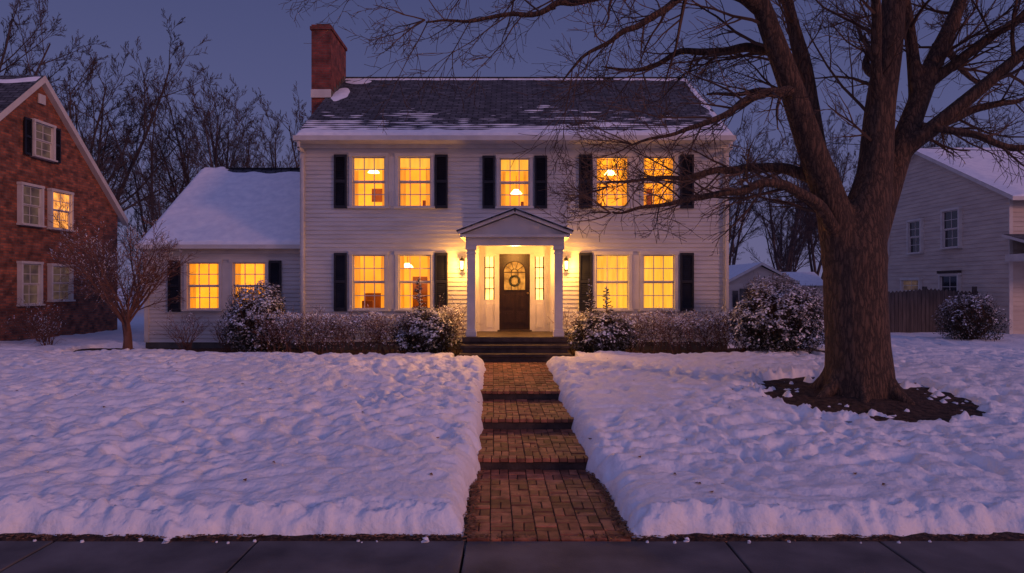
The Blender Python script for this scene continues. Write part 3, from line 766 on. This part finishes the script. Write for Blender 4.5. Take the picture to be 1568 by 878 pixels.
OT = empty('large_bare_tree')
def cat(pts, rad, n=6):
    out = []; ro = []
    P = [Vector(q) for q in pts]
    for i in range(len(P) - 1):
        a, b_, c, d = P[max(0, i - 1)], P[i], P[i + 1], P[min(len(P) - 1, i + 2)]
        for k in range(n):
            t = k / n; out.append(.5 * ((2 * b_) + (c - a) * t + (2 * a - 5 * b_ + 4 * c - d) * t * t + (-a + 3 * b_ - 3 * c + d) * t ** 3)); ro.append(rad[i] + (rad[i + 1] - rad[i]) * t)
    out.append(P[-1]); ro.append(rad[-1]); return out, ro
LM = {
 'trunk': ([(5.80, 11.4, .2), (5.80, 11.4, .75), (5.77, 11.4, 1.3), (5.73, 11.4, 2.1), (5.74, 11.4, 2.8), (5.88, 11.42, 3.4), (6.08, 11.45, 4.2), (6.20, 11.5, 5.3), (6.36, 11.5, 6.4), (6.5, 11.6, 7.6), (6.6, 11.8, 9.6)],
           [.60, .54, .50, .49, .49, .38, .28, .24, .21, .17, .08]),
 'L1': ([(5.70, 11.4, 2.0), (5.52, 11.38, 2.9), (5.28, 11.3, 3.7), (4.90, 11.2, 4.6), (4.50, 11.1, 5.65), (4.10, 11.0, 6.6), (3.75, 10.9, 7.5), (3.3, 10.7, 9.0)], [.42, .35, .26, .22, .19, .16, .12, .06]),
 'L1b': ([(5.70, 11.6, 2.9), (5.54, 11.8, 3.8), (5.40, 12.0, 4.6), (5.30, 12.1, 5.5), (5.22, 12.2, 6.3), (5.0, 12.3, 7.3), (4.8, 12.5, 9)], [.25, .19, .155, .14, .125, .10, .05]),
 'L3': ([(5.92, 11.5, 2.9), (6.27, 11.6, 3.7), (6.6, 11.7, 4.5), (6.95, 11.8, 5.3), (7.35, 11.9, 6.2), (7.8, 12.0, 7.1), (8.4, 12.2, 8.6)], [.33, .25, .21, .18, .16, .12, .05]),
 'L5': ([(6.62, 11.7, 4.55), (7.15, 11.4, 5.05), (7.75, 11.2, 5.6), (8.4, 11.0, 6.2), (9.1, 10.8, 6.8)], [.15, .13, .11, .09, .05]),
 'L6': ([(6.18, 11.5, 5.1), (5.97, 11.2, 6.0), (5.87, 11.0, 6.8), (5.6, 10.8, 8)], [.11, .09, .08, .05]),
 'L7': ([(7.0, 11.8, 5.4), (7.0, 11.9, 6.2), (7.0, 12.1, 7.2), (6.95, 12.3, 8.4)], [.13, .11, .09, .05]),
}
SM = {
 'B1': ([(5.45, 11.3, 3.0), (5.18, 11.1, 3.35), (4.70, 10.9, 3.72), (4.15, 10.7, 3.90), (3.55, 10.6, 3.82), (2.75, 10.5, 3.62), (2.0, 10.4, 3.5), (1.5, 10.4, 3.42)], [.13, .11, .09, .075, .06, .042, .025, .012]),
 'B2': ([(5.20, 11.3, 4.0), (4.85, 11.5, 4.22), (4.3, 11.7, 4.34), (3.7, 11.8, 4.30), (3.0, 11.9, 4.15), (2.3, 12.0, 4.22), (1.7, 12.0, 4.05)], [.12, .10, .08, .065, .045, .03, .012]),
 'B3': ([(4.62, 11.1, 5.45), (4.15, 10.8, 5.42), (3.6, 10.6, 5.18), (3.05, 10.5, 4.85), (2.5, 10.4, 4.62), (1.8, 10.3, 4.45)], [.10, .08, .06, .045, .03, .012]),
 'B4': ([(4.05, 11.0, 6.75), (3.4, 10.8, 6.98), (2.6, 10.6, 7.02), (1.8, 10.5, 6.9), (1.0, 10.4, 6.6), (.3, 10.3, 6.45), (-.6, 10.2, 6.3), (-1.3, 10.2, 6.28)], [.13, .11, .085, .07, .055, .04, .025, .012]),
 'B5': ([(3.9, 10.9, 7.2), (2.8, 11.3, 7.6), (1.6, 11.6, 7.9), (.4, 11.8, 7.9), (-.9, 12, 7.75), (-2.2, 12.1, 7.7), (-3.1, 12.2, 7.65)], [.11, .10, .08, .06, .045, .03, .012]),
 'B6': ([(2.9, 10.7, 7.0), (2.3, 10.4, 6.5), (1.7, 10.2, 6.1), (1.1, 10.1, 5.75), (.75, 10.0, 5.3)], [.07, .055, .04, .025, .01]),
 'B7': ([(4.35, 11.1, 6.1), (3.8, 11.5, 6.3), (3.0, 11.8, 6.35), (2.3, 12.0, 6.15), (1.6, 12.1, 6.2)], [.09, .075, .055, .04, .01]),
 'R1': ([(6.7, 11.7, 4.7), (7.3, 12.0, 5.0), (8.0, 12.2, 5.35), (8.7, 12.3, 5.6), (9.6, 12.4, 5.7)], [.12, .10, .08, .06, .02]),
 'R2': ([(7.2, 11.8, 5.8), (7.8, 11.6, 6.3), (8.6, 11.4, 6.9), (9.4, 11.2, 7.2)], [.10, .08, .06, .02]),
 'R3': ([(6.9, 11.5, 5.0), (7.5, 11.1, 4.8), (8.1, 10.9, 4.5), (8.7, 10.7, 4.6), (9.3, 10.6, 4.3)], [.07, .06, .05, .035, .01]),
 'R4': ([(5.25, 12.1, 5.6), (5.0, 12.8, 5.9), (4.6, 13.4, 6.1), (4.0, 14, 6.2)], [.08, .07, .05, .02]),
 'R5': ([(7.4, 11.9, 6.5), (8.0, 12.6, 6.6), (8.8, 13.2, 6.4), (9.7, 13.6, 6.3)], [.08, .07, .05, .02]),
 'R6': ([(6.2, 11.5, 5.6), (6.5, 12.4, 6.3), (6.9, 13.2, 6.9), (7.3, 14, 7.5)], [.09, .07, .05, .02]),
}
big = MB(); tw = MB()
for k, (p, r_) in LM.items():
    P, ra = cat(p, r_); big.tube(P, ra, 18, M_BARK)
for a, ln in ((.25, 1), (1.3, .8), (2.6, 1.05), (3.5, 1.1), (4.35, .85), (5.3, 1.05)):
    c_, s_ = math.cos(a), math.sin(a)
    P, ra = cat([(5.80 + .30 * c_, 11.4 + .30 * s_, 1.35), (5.80 + .42 * c_, 11.4 + .42 * s_, .88), (5.8 + .58 * ln * c_, 11.4 + .58 * ln * s_, .60), (5.8 + .85 * ln * c_, 11.4 + .85 * ln * s_, .42)], [.10, .13, .12, .05])
    big.tube(P, ra, 12, M_BARK)
tk = big.build('trunk_and_limbs', OT, smooth=True, uv=False)
rmh = tk.modifiers.new('remesh', 'REMESH'); rmh.mode = 'VOXEL'; rmh.voxel_size = .035; rmh.use_smooth_shade = True
smh = tk.modifiers.new('smooth', 'SMOOTH'); smh.iterations = 6; smh.factor = .6
med = MB()
def clothe(p, r_, s0, gap, Lr, lvl, zmin=0):
    P, ra = cat(p, r_, 8); acc = 0; tot = sum((b_ - a).length for a, b_ in zip(P, P[1:])); run = 0
    for i in range(len(P) - 1):
        sg = (P[i + 1] - P[i]).length; run += sg; acc += sg
        if run / tot < s0: continue
        if acc > gap * R.uniform(.7, 1.3):
            acc = 0; dd = (P[i + 1] - P[i]).normalized(); ax = dd.cross(rvec()).normalized()
            nd = Matrix.Rotation(R.uniform(.5, 1.15), 3, ax) @ dd
            grow(tw, P[i], nd, R.uniform(*Lr), max(.011, min(.036, ra[i] * .38)), lvl, M_TWIG, wig=.38, up=.02, kids=(4, 6, 6), rmin=.0055, spread=(.4, .95), ratio=(.38, .62))
for k, (p, r_) in SM.items():
    P, ra = cat(p, r_, 8)
    P = [q + Vector((N(q.x * 2, q.y, 1), N(q.x * 2, q.z, 2), N(q.x * 2, q.z * 2, 3))) * .10 * min(1, i / 6) for i, q in enumerate(P)]
    med.tube(P, ra, 9, M_BARK)
    clothe(p, r_, .12, .20, (.7, 1.8), 2)
for k, (p, r_) in LM.items(): clothe(p, r_, .48 if k != 'L1' else .6, .26, (1.1, 2.5), 3 if k in ('L3', 'L1b', 'L5', 'L7') else 2)
for q in ((-1.3, 10.2, 6.28), (-3.1, 12.2, 7.65), (1.5, 10.4, 3.42), (1.7, 12, 4.05), (1.8, 10.3, 4.45), (9.6, 12.4, 5.9)):
    for i in range(4): grow(tw, Vector(q), Vector((-1 if q[0] < 5 else 1, R.uniform(-.6, .6), R.uniform(-.5, .5))), .9, .014, 2, M_TWIG, wig=.4, up=0)
med.build('branches', OT, smooth=True, uv=False); tw.build('twigs', OT, uv=False)

DT = empty('distant_bare_trees'); variants = []
for vi in range(4):
    t = MB()
    grow(t, Vector((0, 0, -.5)), Vector((0, 0, 1)), 4.2, .26, 0, M_FARTREE, wig=.05, rmin=.2)
    for s_i in range(3 + vi % 2):
        a = s_i * 2.1 + vi
        grow(t, Vector((0, 0, 1.6 + .5 * s_i)), Vector((.26 * math.cos(a), .26 * math.sin(a), 1)), R.uniform(9.5, 12), .13, 4, M_FARTREE, wig=.13, up=.05, kids=(7, 6, 6, 10), spread=(.35, .85), rmin=.011, ratio=(.32, .48), start=.2)
    o = t.build('bare_tree', None, uv=False); variants.append(o.data); bpy.data.objects.remove(o)
def ftree(x, y, s, v):
    o = bpy.data.objects.new('bare_tree', variants[v]); sc.collection.objects.link(o); o.parent = DT
    o.location = (x, y, .3); o.rotation_euler = (0, 0, R.uniform(0, 6.28)); o.scale = (s * R.uniform(.9, 1.1), s * R.uniform(.9, 1.1), s)
k = 0
for (x, y, s) in ((-27.0, 44, 1.20), (-30.0, 46, 1.12), (-24.0, 46, .98), (-20.6, 46, 1.02), (-18.0, 44, 1.0), (-15.4, 47, .90), (-22, 50, .95), (-33.5, 41, 1.35), (-13.0, 48, .90), (-25.5, 40, .7), (-20, 40, .6),
                  (14.5, 46, .80), (17.5, 44, .84), (20.5, 46, .80), (23.5, 48, .85), (28, 48, .9), (12.6, 50, .8), (32, 50, .95), (16.3, 40, .5), (19.5, 41, .55)):
    ftree(x, y, s, k % 4); k += 1
for i in range(12):
    x = R.uniform(-32, -10) if i % 2 else R.uniform(12, 34)
    ftree(x, R.uniform(52, 60), R.uniform(.55, .75), R.randrange(4))

OR_ = empty('ornamental_tree'); ot = MB(); tips = []
basep = Vector((-9.7, 17.2, .5))
P, ra = cat([basep, basep + Vector((.02, 0, .5)), basep + Vector((-.05, 0, 1.0))], [.14, .10, .09]); ot.tube(P, ra, 10, M_REDTWIG)
for i in range(11):
    a = i * 2.4; d = Vector((math.cos(a) * R.uniform(.5, 1.1), math.sin(a) * R.uniform(.4, .9), R.uniform(.6, 1.4)))
    grow(ot, basep + Vector((0, 0, R.uniform(.55, 1.0))), d, R.uniform(1.7, 2.8), .038, 3, M_REDTWIG, wig=.34, up=.05, kids=(5, 7, 7), rmin=.0055, spread=(.4, .9), ratio=(.36, .6), start=.22, tips=tips)
def frost(mb, tips, s0, s1, prob):
    for p, d in tips:
        if R.random() > prob: continue
        s = R.uniform(s0, s1); q = p + Vector((0, 0, .005)); e = Vector((d.x, d.y, d.z * .6)).normalized() * s * 2.2; w = e.cross(Vector((0, 0, 1)))
        if w.length < .001: continue
        w = w.normalized() * s * .5
        mb.face([q - e, q - w, q + e, q + w], M_SNOWR)
frost(ot, tips, .010, .022, .5)
ot.build('branches', OR_, uv=False)
def shrub(name, x, y, z, L, n=14, mat=M_REDTWIG):
    s = MB(); tp = []
    for i in range(n):
        a = R.uniform(0, 6.28); grow(s, Vector((x + R.uniform(-.1, .1), y + R.uniform(-.1, .1), z)), Vector((math.cos(a) * .5, math.sin(a) * .5, 1)), L * R.uniform(.7, 1), .012, 2, mat, wig=.3, up=.03, kids=(3, 4), rmin=.004, tips=tp)
    frost(s, tp, .008, .02, .5); s.build(name, uv=False)
shrub('bare_shrub', -8.3, 17.4, .55, 1.1); shrub('bare_shrub', -7.3, 17.6, .55, .9)
shrub('bare_shrub', -12.9, 19.0, .5, 1.0); shrub('bare_shrub', -13.6, 19.8, .5, 1.3, 18); shrub('bare_shrub', -14.4, 18.6, .5, 1.2, 18); shrub('bare_shrub', 6.0, 17.7, .55, .9)

# ------------------------------------------------------------------ bushes
def bush(name, c, rad, n, snow=.5, leafm=M_LEAF, ls=.034, core=True):
    s = MB(); c = Vector(c); sd_ = R.uniform(0, 50)
    def rs(d): return 1 + .26 * N(d.x * 1.7 + sd_, d.y * 1.7, d.z * 1.7) + .20 * N(d.x * 4.5, d.y * 4.5 + sd_, d.z * 4.5)
    for i in range(max(60, n // 40)):
        d = rvec(); d.z = abs(d.z)
        e = Vector((d.x * rad[0], d.y * rad[1], d.z * rad[2])) * rs(d) * R.uniform(.95, 1.18)
        b0_ = Vector((c.x + R.uniform(-.15, .15), c.y + R.uniform(-.15, .15), c.z - rad[2] * .9)); s.tube([b0_, b0_.lerp(c + e, .5) + rvec() * .05, c + e], [.012, .008, .003], 3, M_TWIG)
    for i in range(n):
        d = rvec(); q = R.random() ** .33; q = .45 + .62 * q
        rr = rs(d); p = c + Vector((d.x * rad[0], d.y * rad[1], d.z * rad[2])) * rr * q
        if p.z < c.z - rad[2] * .95: continue
        clump = N(p.x * 4.5 + sd_, p.y * 4.5, p.z * 4.5) + .5 * N(p.x * 11, p.y * 11 + sd_, p.z * 11)
        if clump < -.28 and q > .8: continue
        L_ = ls * R.uniform(.6, 1.3)
        up_ = .45 + d.z * .8 + clump * 1.3
        if q > .86 and up_ > 1.05 - snow * .6 and R.random() < .8:
            n_ = (d + Vector((0, 0, 1.2)) + rvec() * .7).normalized(); u = n_.cross(rvec()).normalized(); w = n_.cross(u); L_ *= 1.15
            s.face([p - u * L_, p - w * L_ * .6, p + u * L_, p + w * L_ * .6], M_SNOWR if R.random() < .6 else M_FROST)
        else:
            u = rvec(); w = u.cross(rvec()).normalized()
            s.face([p - u * L_, p - w * L_ * .45, p + u * L_, p + w * L_ * .45], M_FROST if (q > .8 and R.random() < .25 + .3 * max(0, up_ - .3)) else leafm)
    if core:  # added dark inner body in mulch colour, blocks light through the bush
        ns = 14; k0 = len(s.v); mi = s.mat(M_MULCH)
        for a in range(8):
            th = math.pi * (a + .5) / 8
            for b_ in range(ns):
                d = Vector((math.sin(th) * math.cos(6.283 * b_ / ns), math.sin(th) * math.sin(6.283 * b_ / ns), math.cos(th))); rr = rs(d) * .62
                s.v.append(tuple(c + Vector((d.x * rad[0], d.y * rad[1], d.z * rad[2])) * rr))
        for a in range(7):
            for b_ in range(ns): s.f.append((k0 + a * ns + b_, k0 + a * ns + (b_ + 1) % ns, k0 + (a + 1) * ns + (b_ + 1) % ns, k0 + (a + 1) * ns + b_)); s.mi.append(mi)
    s.build(name, uv=False)
bush('snowy_evergreen_bush', (-6.45, 17.3, 1.40), (.72, .65, .92), 13000, .8)
bush('snowy_evergreen_bush', (6.50, 16.6, 1.48), (1.05, .9, .98), 22000, .95)
bush('snowy_evergreen_bush', (14.9, 22.2, 1.2), (.95, .8, .85), 8000, .1)
bush('snowy_evergreen_bush', (-2.15, 16.9, 1.12), (.72, .6, .60), 10000, .65)
bush('snowy_evergreen_bush', (2.25, 16.9, 1.08), (.78, .6, .58), 10000, .65)
def conifer(name, x, y, z0, z1, rad):
    s = MB(); s.tube([Vector((x, y, z0)), Vector((x, y, z1))], [.02, .006], 6, M_TWIG)
    for i in range(70):
        t = i / 70; z = z0 + (z1 - z0) * (.05 + .93 * t); a = R.uniform(0, 6.28); L_ = rad * (1.05 - t) * R.uniform(.6, 1.1)
        d = Vector((math.cos(a), math.sin(a), R.uniform(.0, .4))); e = Vector((x, y, z)) + d * L_
        s.tube([Vector((x, y, z)), e], [.008, .004], 3, M_TWIG)
        for k in range(int(12 + 26 * (1 - t))):
            p = Vector((x, y, z)).lerp(e, R.random()); u = (d + rvec() * .8).normalized() * .05; w = u.cross(rvec()).normalized() * .01
            s.face([p - w, p + u, p + w], M_LEAF)
            if R.random() < .22: s.face([p + Vector((0, 0, .01)) - w * 1.6, p + u * .8 + Vector((0, 0, .012)), p + w * 1.6 + Vector((0, 0, .01))], M_SNOWR)
    s.build(name, uv=False)
conifer('small_conifer', -2.3, 16.9, .6, 2.55, .50); conifer('small_conifer', 2.35, 17.0, .6, 2.3, .48); conifer('small_conifer', 1.95, 17.1, .6, 2.5, .40)

def hedge(name, x0, x1, y, z0, z1, dep=.4):
    s = MB(); x = x0; tp = []
    while x < x1:
        for k in range(2):
            yy = y + R.uniform(-dep, dep) * .5; a = R.uniform(0, 6.28); lean = .35
            hh = (z1 - z0) * R.uniform(.72, .98)
            grow(s, Vector((x + R.uniform(-.05, .05), yy, z0 - .05)), Vector((math.cos(a) * lean, math.sin(a) * lean, 1)), hh, .014, 2, M_REDTWIG, wig=.28, up=.03, kids=(4, 6), rmin=.005, start=.3, tips=tp, spread=(.35, .8))
        x += .13
    n = int((x1 - x0) * 5600)
    for i in range(n):
        x = R.uniform(x0 - .1, x1 + .1); yy = y + R.uniform(-dep, dep); top = z1 + .12 * N(x * 1.6, y, 3) + .09 * N(x * 5, y); t = R.random() ** .6
        z = z0 + .18 + (top - z0 - .18) * t
        if abs(yy - y) > dep * (1.05 - .35 * t): continue
        nn = N(x * 3.2, yy * 3, z * 3.2)
        if nn < -.20: continue
        p = Vector((x, yy, z)); L_ = .022 * R.uniform(.6, 1.3); rr = R.random()
        if rr < .06 + .34 * t * t * (1 + 2 * nn):
            n_ = (Vector((0, -.4, 1.0)) + rvec() * .6).normalized(); u = n_.cross(rvec()).normalized(); w = n_.cross(u)
            s.face([p - u * L_, p - w * L_ * .7, p + u * L_, p + w * L_ * .7], M_SNOWR)
        else:
            u = rvec(); w = u.cross(rvec()).normalized()
            s.face([p - u * L_, p - w * L_ * .5, p + u * L_, p + w * L_ * .5], M_HFROST if R.random() < .3 + .5 * t else M_HLEAF)
    frost(s, tp, .01, .022, .6)
    s.build(name, uv=False)
hedge('frosted_hedge', -6.2, -4.0, 16.95, .6, 1.62); hedge('frosted_hedge', -3.9, -2.5, 17.0, .6, 1.60); hedge('frosted_hedge', -1.9, -1.35, 17.2, .6, 1.78, .35)
hedge('frosted_hedge', 2.95, 5.7, 17.0, .6, 1.63); hedge('frosted_hedge', 1.55, 1.9, 17.2, .6, 1.7, .35)

pl = MB(); pl.tube([Vector((9 + 21 * t / 12, 22 , 7.0 - .5 * math.sin(math.pi * t / 12) + .3 * t / 12)) for t in range(13)], [.012] * 13, 4, M_METAL); pl.build('power_line', uv=False)

# ------------------------------------------------------------------ world / light
w = bpy.data.worlds.new('World'); sc.world = w; w.use_nodes = True; nt = w.node_tree; nt.nodes.clear()
out = nt.nodes.new('ShaderNodeOutputWorld'); bg = nt.nodes.new('ShaderNodeBackground'); bg2 = nt.nodes.new('ShaderNodeBackground'); add = nt.nodes.new('ShaderNodeAddShader')
sky = nt.nodes.new('ShaderNodeTexSky'); sky.sky_type = 'NISHITA'; sky.sun_disc = False; sky.sun_elevation = math.radians(1.0); sky.sun_rotation = math.radians(130)
nt.links.new(sky.outputs[0], bg2.inputs[0]); bg2.inputs[1].default_value = .006
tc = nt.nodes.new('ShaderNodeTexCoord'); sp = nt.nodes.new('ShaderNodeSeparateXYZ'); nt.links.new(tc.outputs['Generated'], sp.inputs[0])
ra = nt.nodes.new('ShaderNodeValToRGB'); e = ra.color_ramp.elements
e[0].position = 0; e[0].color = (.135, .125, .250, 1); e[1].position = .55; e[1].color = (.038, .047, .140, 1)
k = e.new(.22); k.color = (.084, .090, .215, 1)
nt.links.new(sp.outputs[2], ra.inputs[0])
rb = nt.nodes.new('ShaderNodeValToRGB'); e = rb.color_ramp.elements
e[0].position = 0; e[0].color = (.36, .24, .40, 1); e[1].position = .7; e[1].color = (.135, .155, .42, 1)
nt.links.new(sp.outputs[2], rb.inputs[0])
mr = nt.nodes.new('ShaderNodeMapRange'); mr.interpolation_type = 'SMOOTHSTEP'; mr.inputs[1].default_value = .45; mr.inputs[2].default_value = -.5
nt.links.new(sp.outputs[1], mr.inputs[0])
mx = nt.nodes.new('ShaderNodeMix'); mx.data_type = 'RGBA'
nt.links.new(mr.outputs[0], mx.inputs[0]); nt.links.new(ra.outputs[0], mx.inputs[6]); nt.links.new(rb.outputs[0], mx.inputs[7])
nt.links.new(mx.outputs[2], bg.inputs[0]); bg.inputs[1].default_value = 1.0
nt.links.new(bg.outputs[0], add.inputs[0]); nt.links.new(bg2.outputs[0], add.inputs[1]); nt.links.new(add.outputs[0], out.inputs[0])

sl_ = bpy.data.lights.new('sun', 'SUN'); sl_.energy = .95; sl_.color = (1, .42, .30); sl_.angle = math.radians(10)
so = bpy.data.objects.new('sun', sl_); sc.collection.objects.link(so)
az = math.radians(55); el = math.radians(14)   # afterglow, low, behind the camera to the right
dirv = Vector((math.sin(az) * math.cos(el), -math.cos(az) * math.cos(el), math.sin(el)))
so.rotation_euler = dirv.to_track_quat('Z', 'Y').to_euler()

cam = bpy.data.cameras.new('camera'); co = bpy.data.objects.new('camera', cam); sc.collection.objects.link(co)
co.location = (0, 0, 2.3); co.rotation_euler = (math.radians(90), 0, 0); cam.lens = 24; cam.sensor_width = 36; cam.clip_end = 2000
sc.camera = co
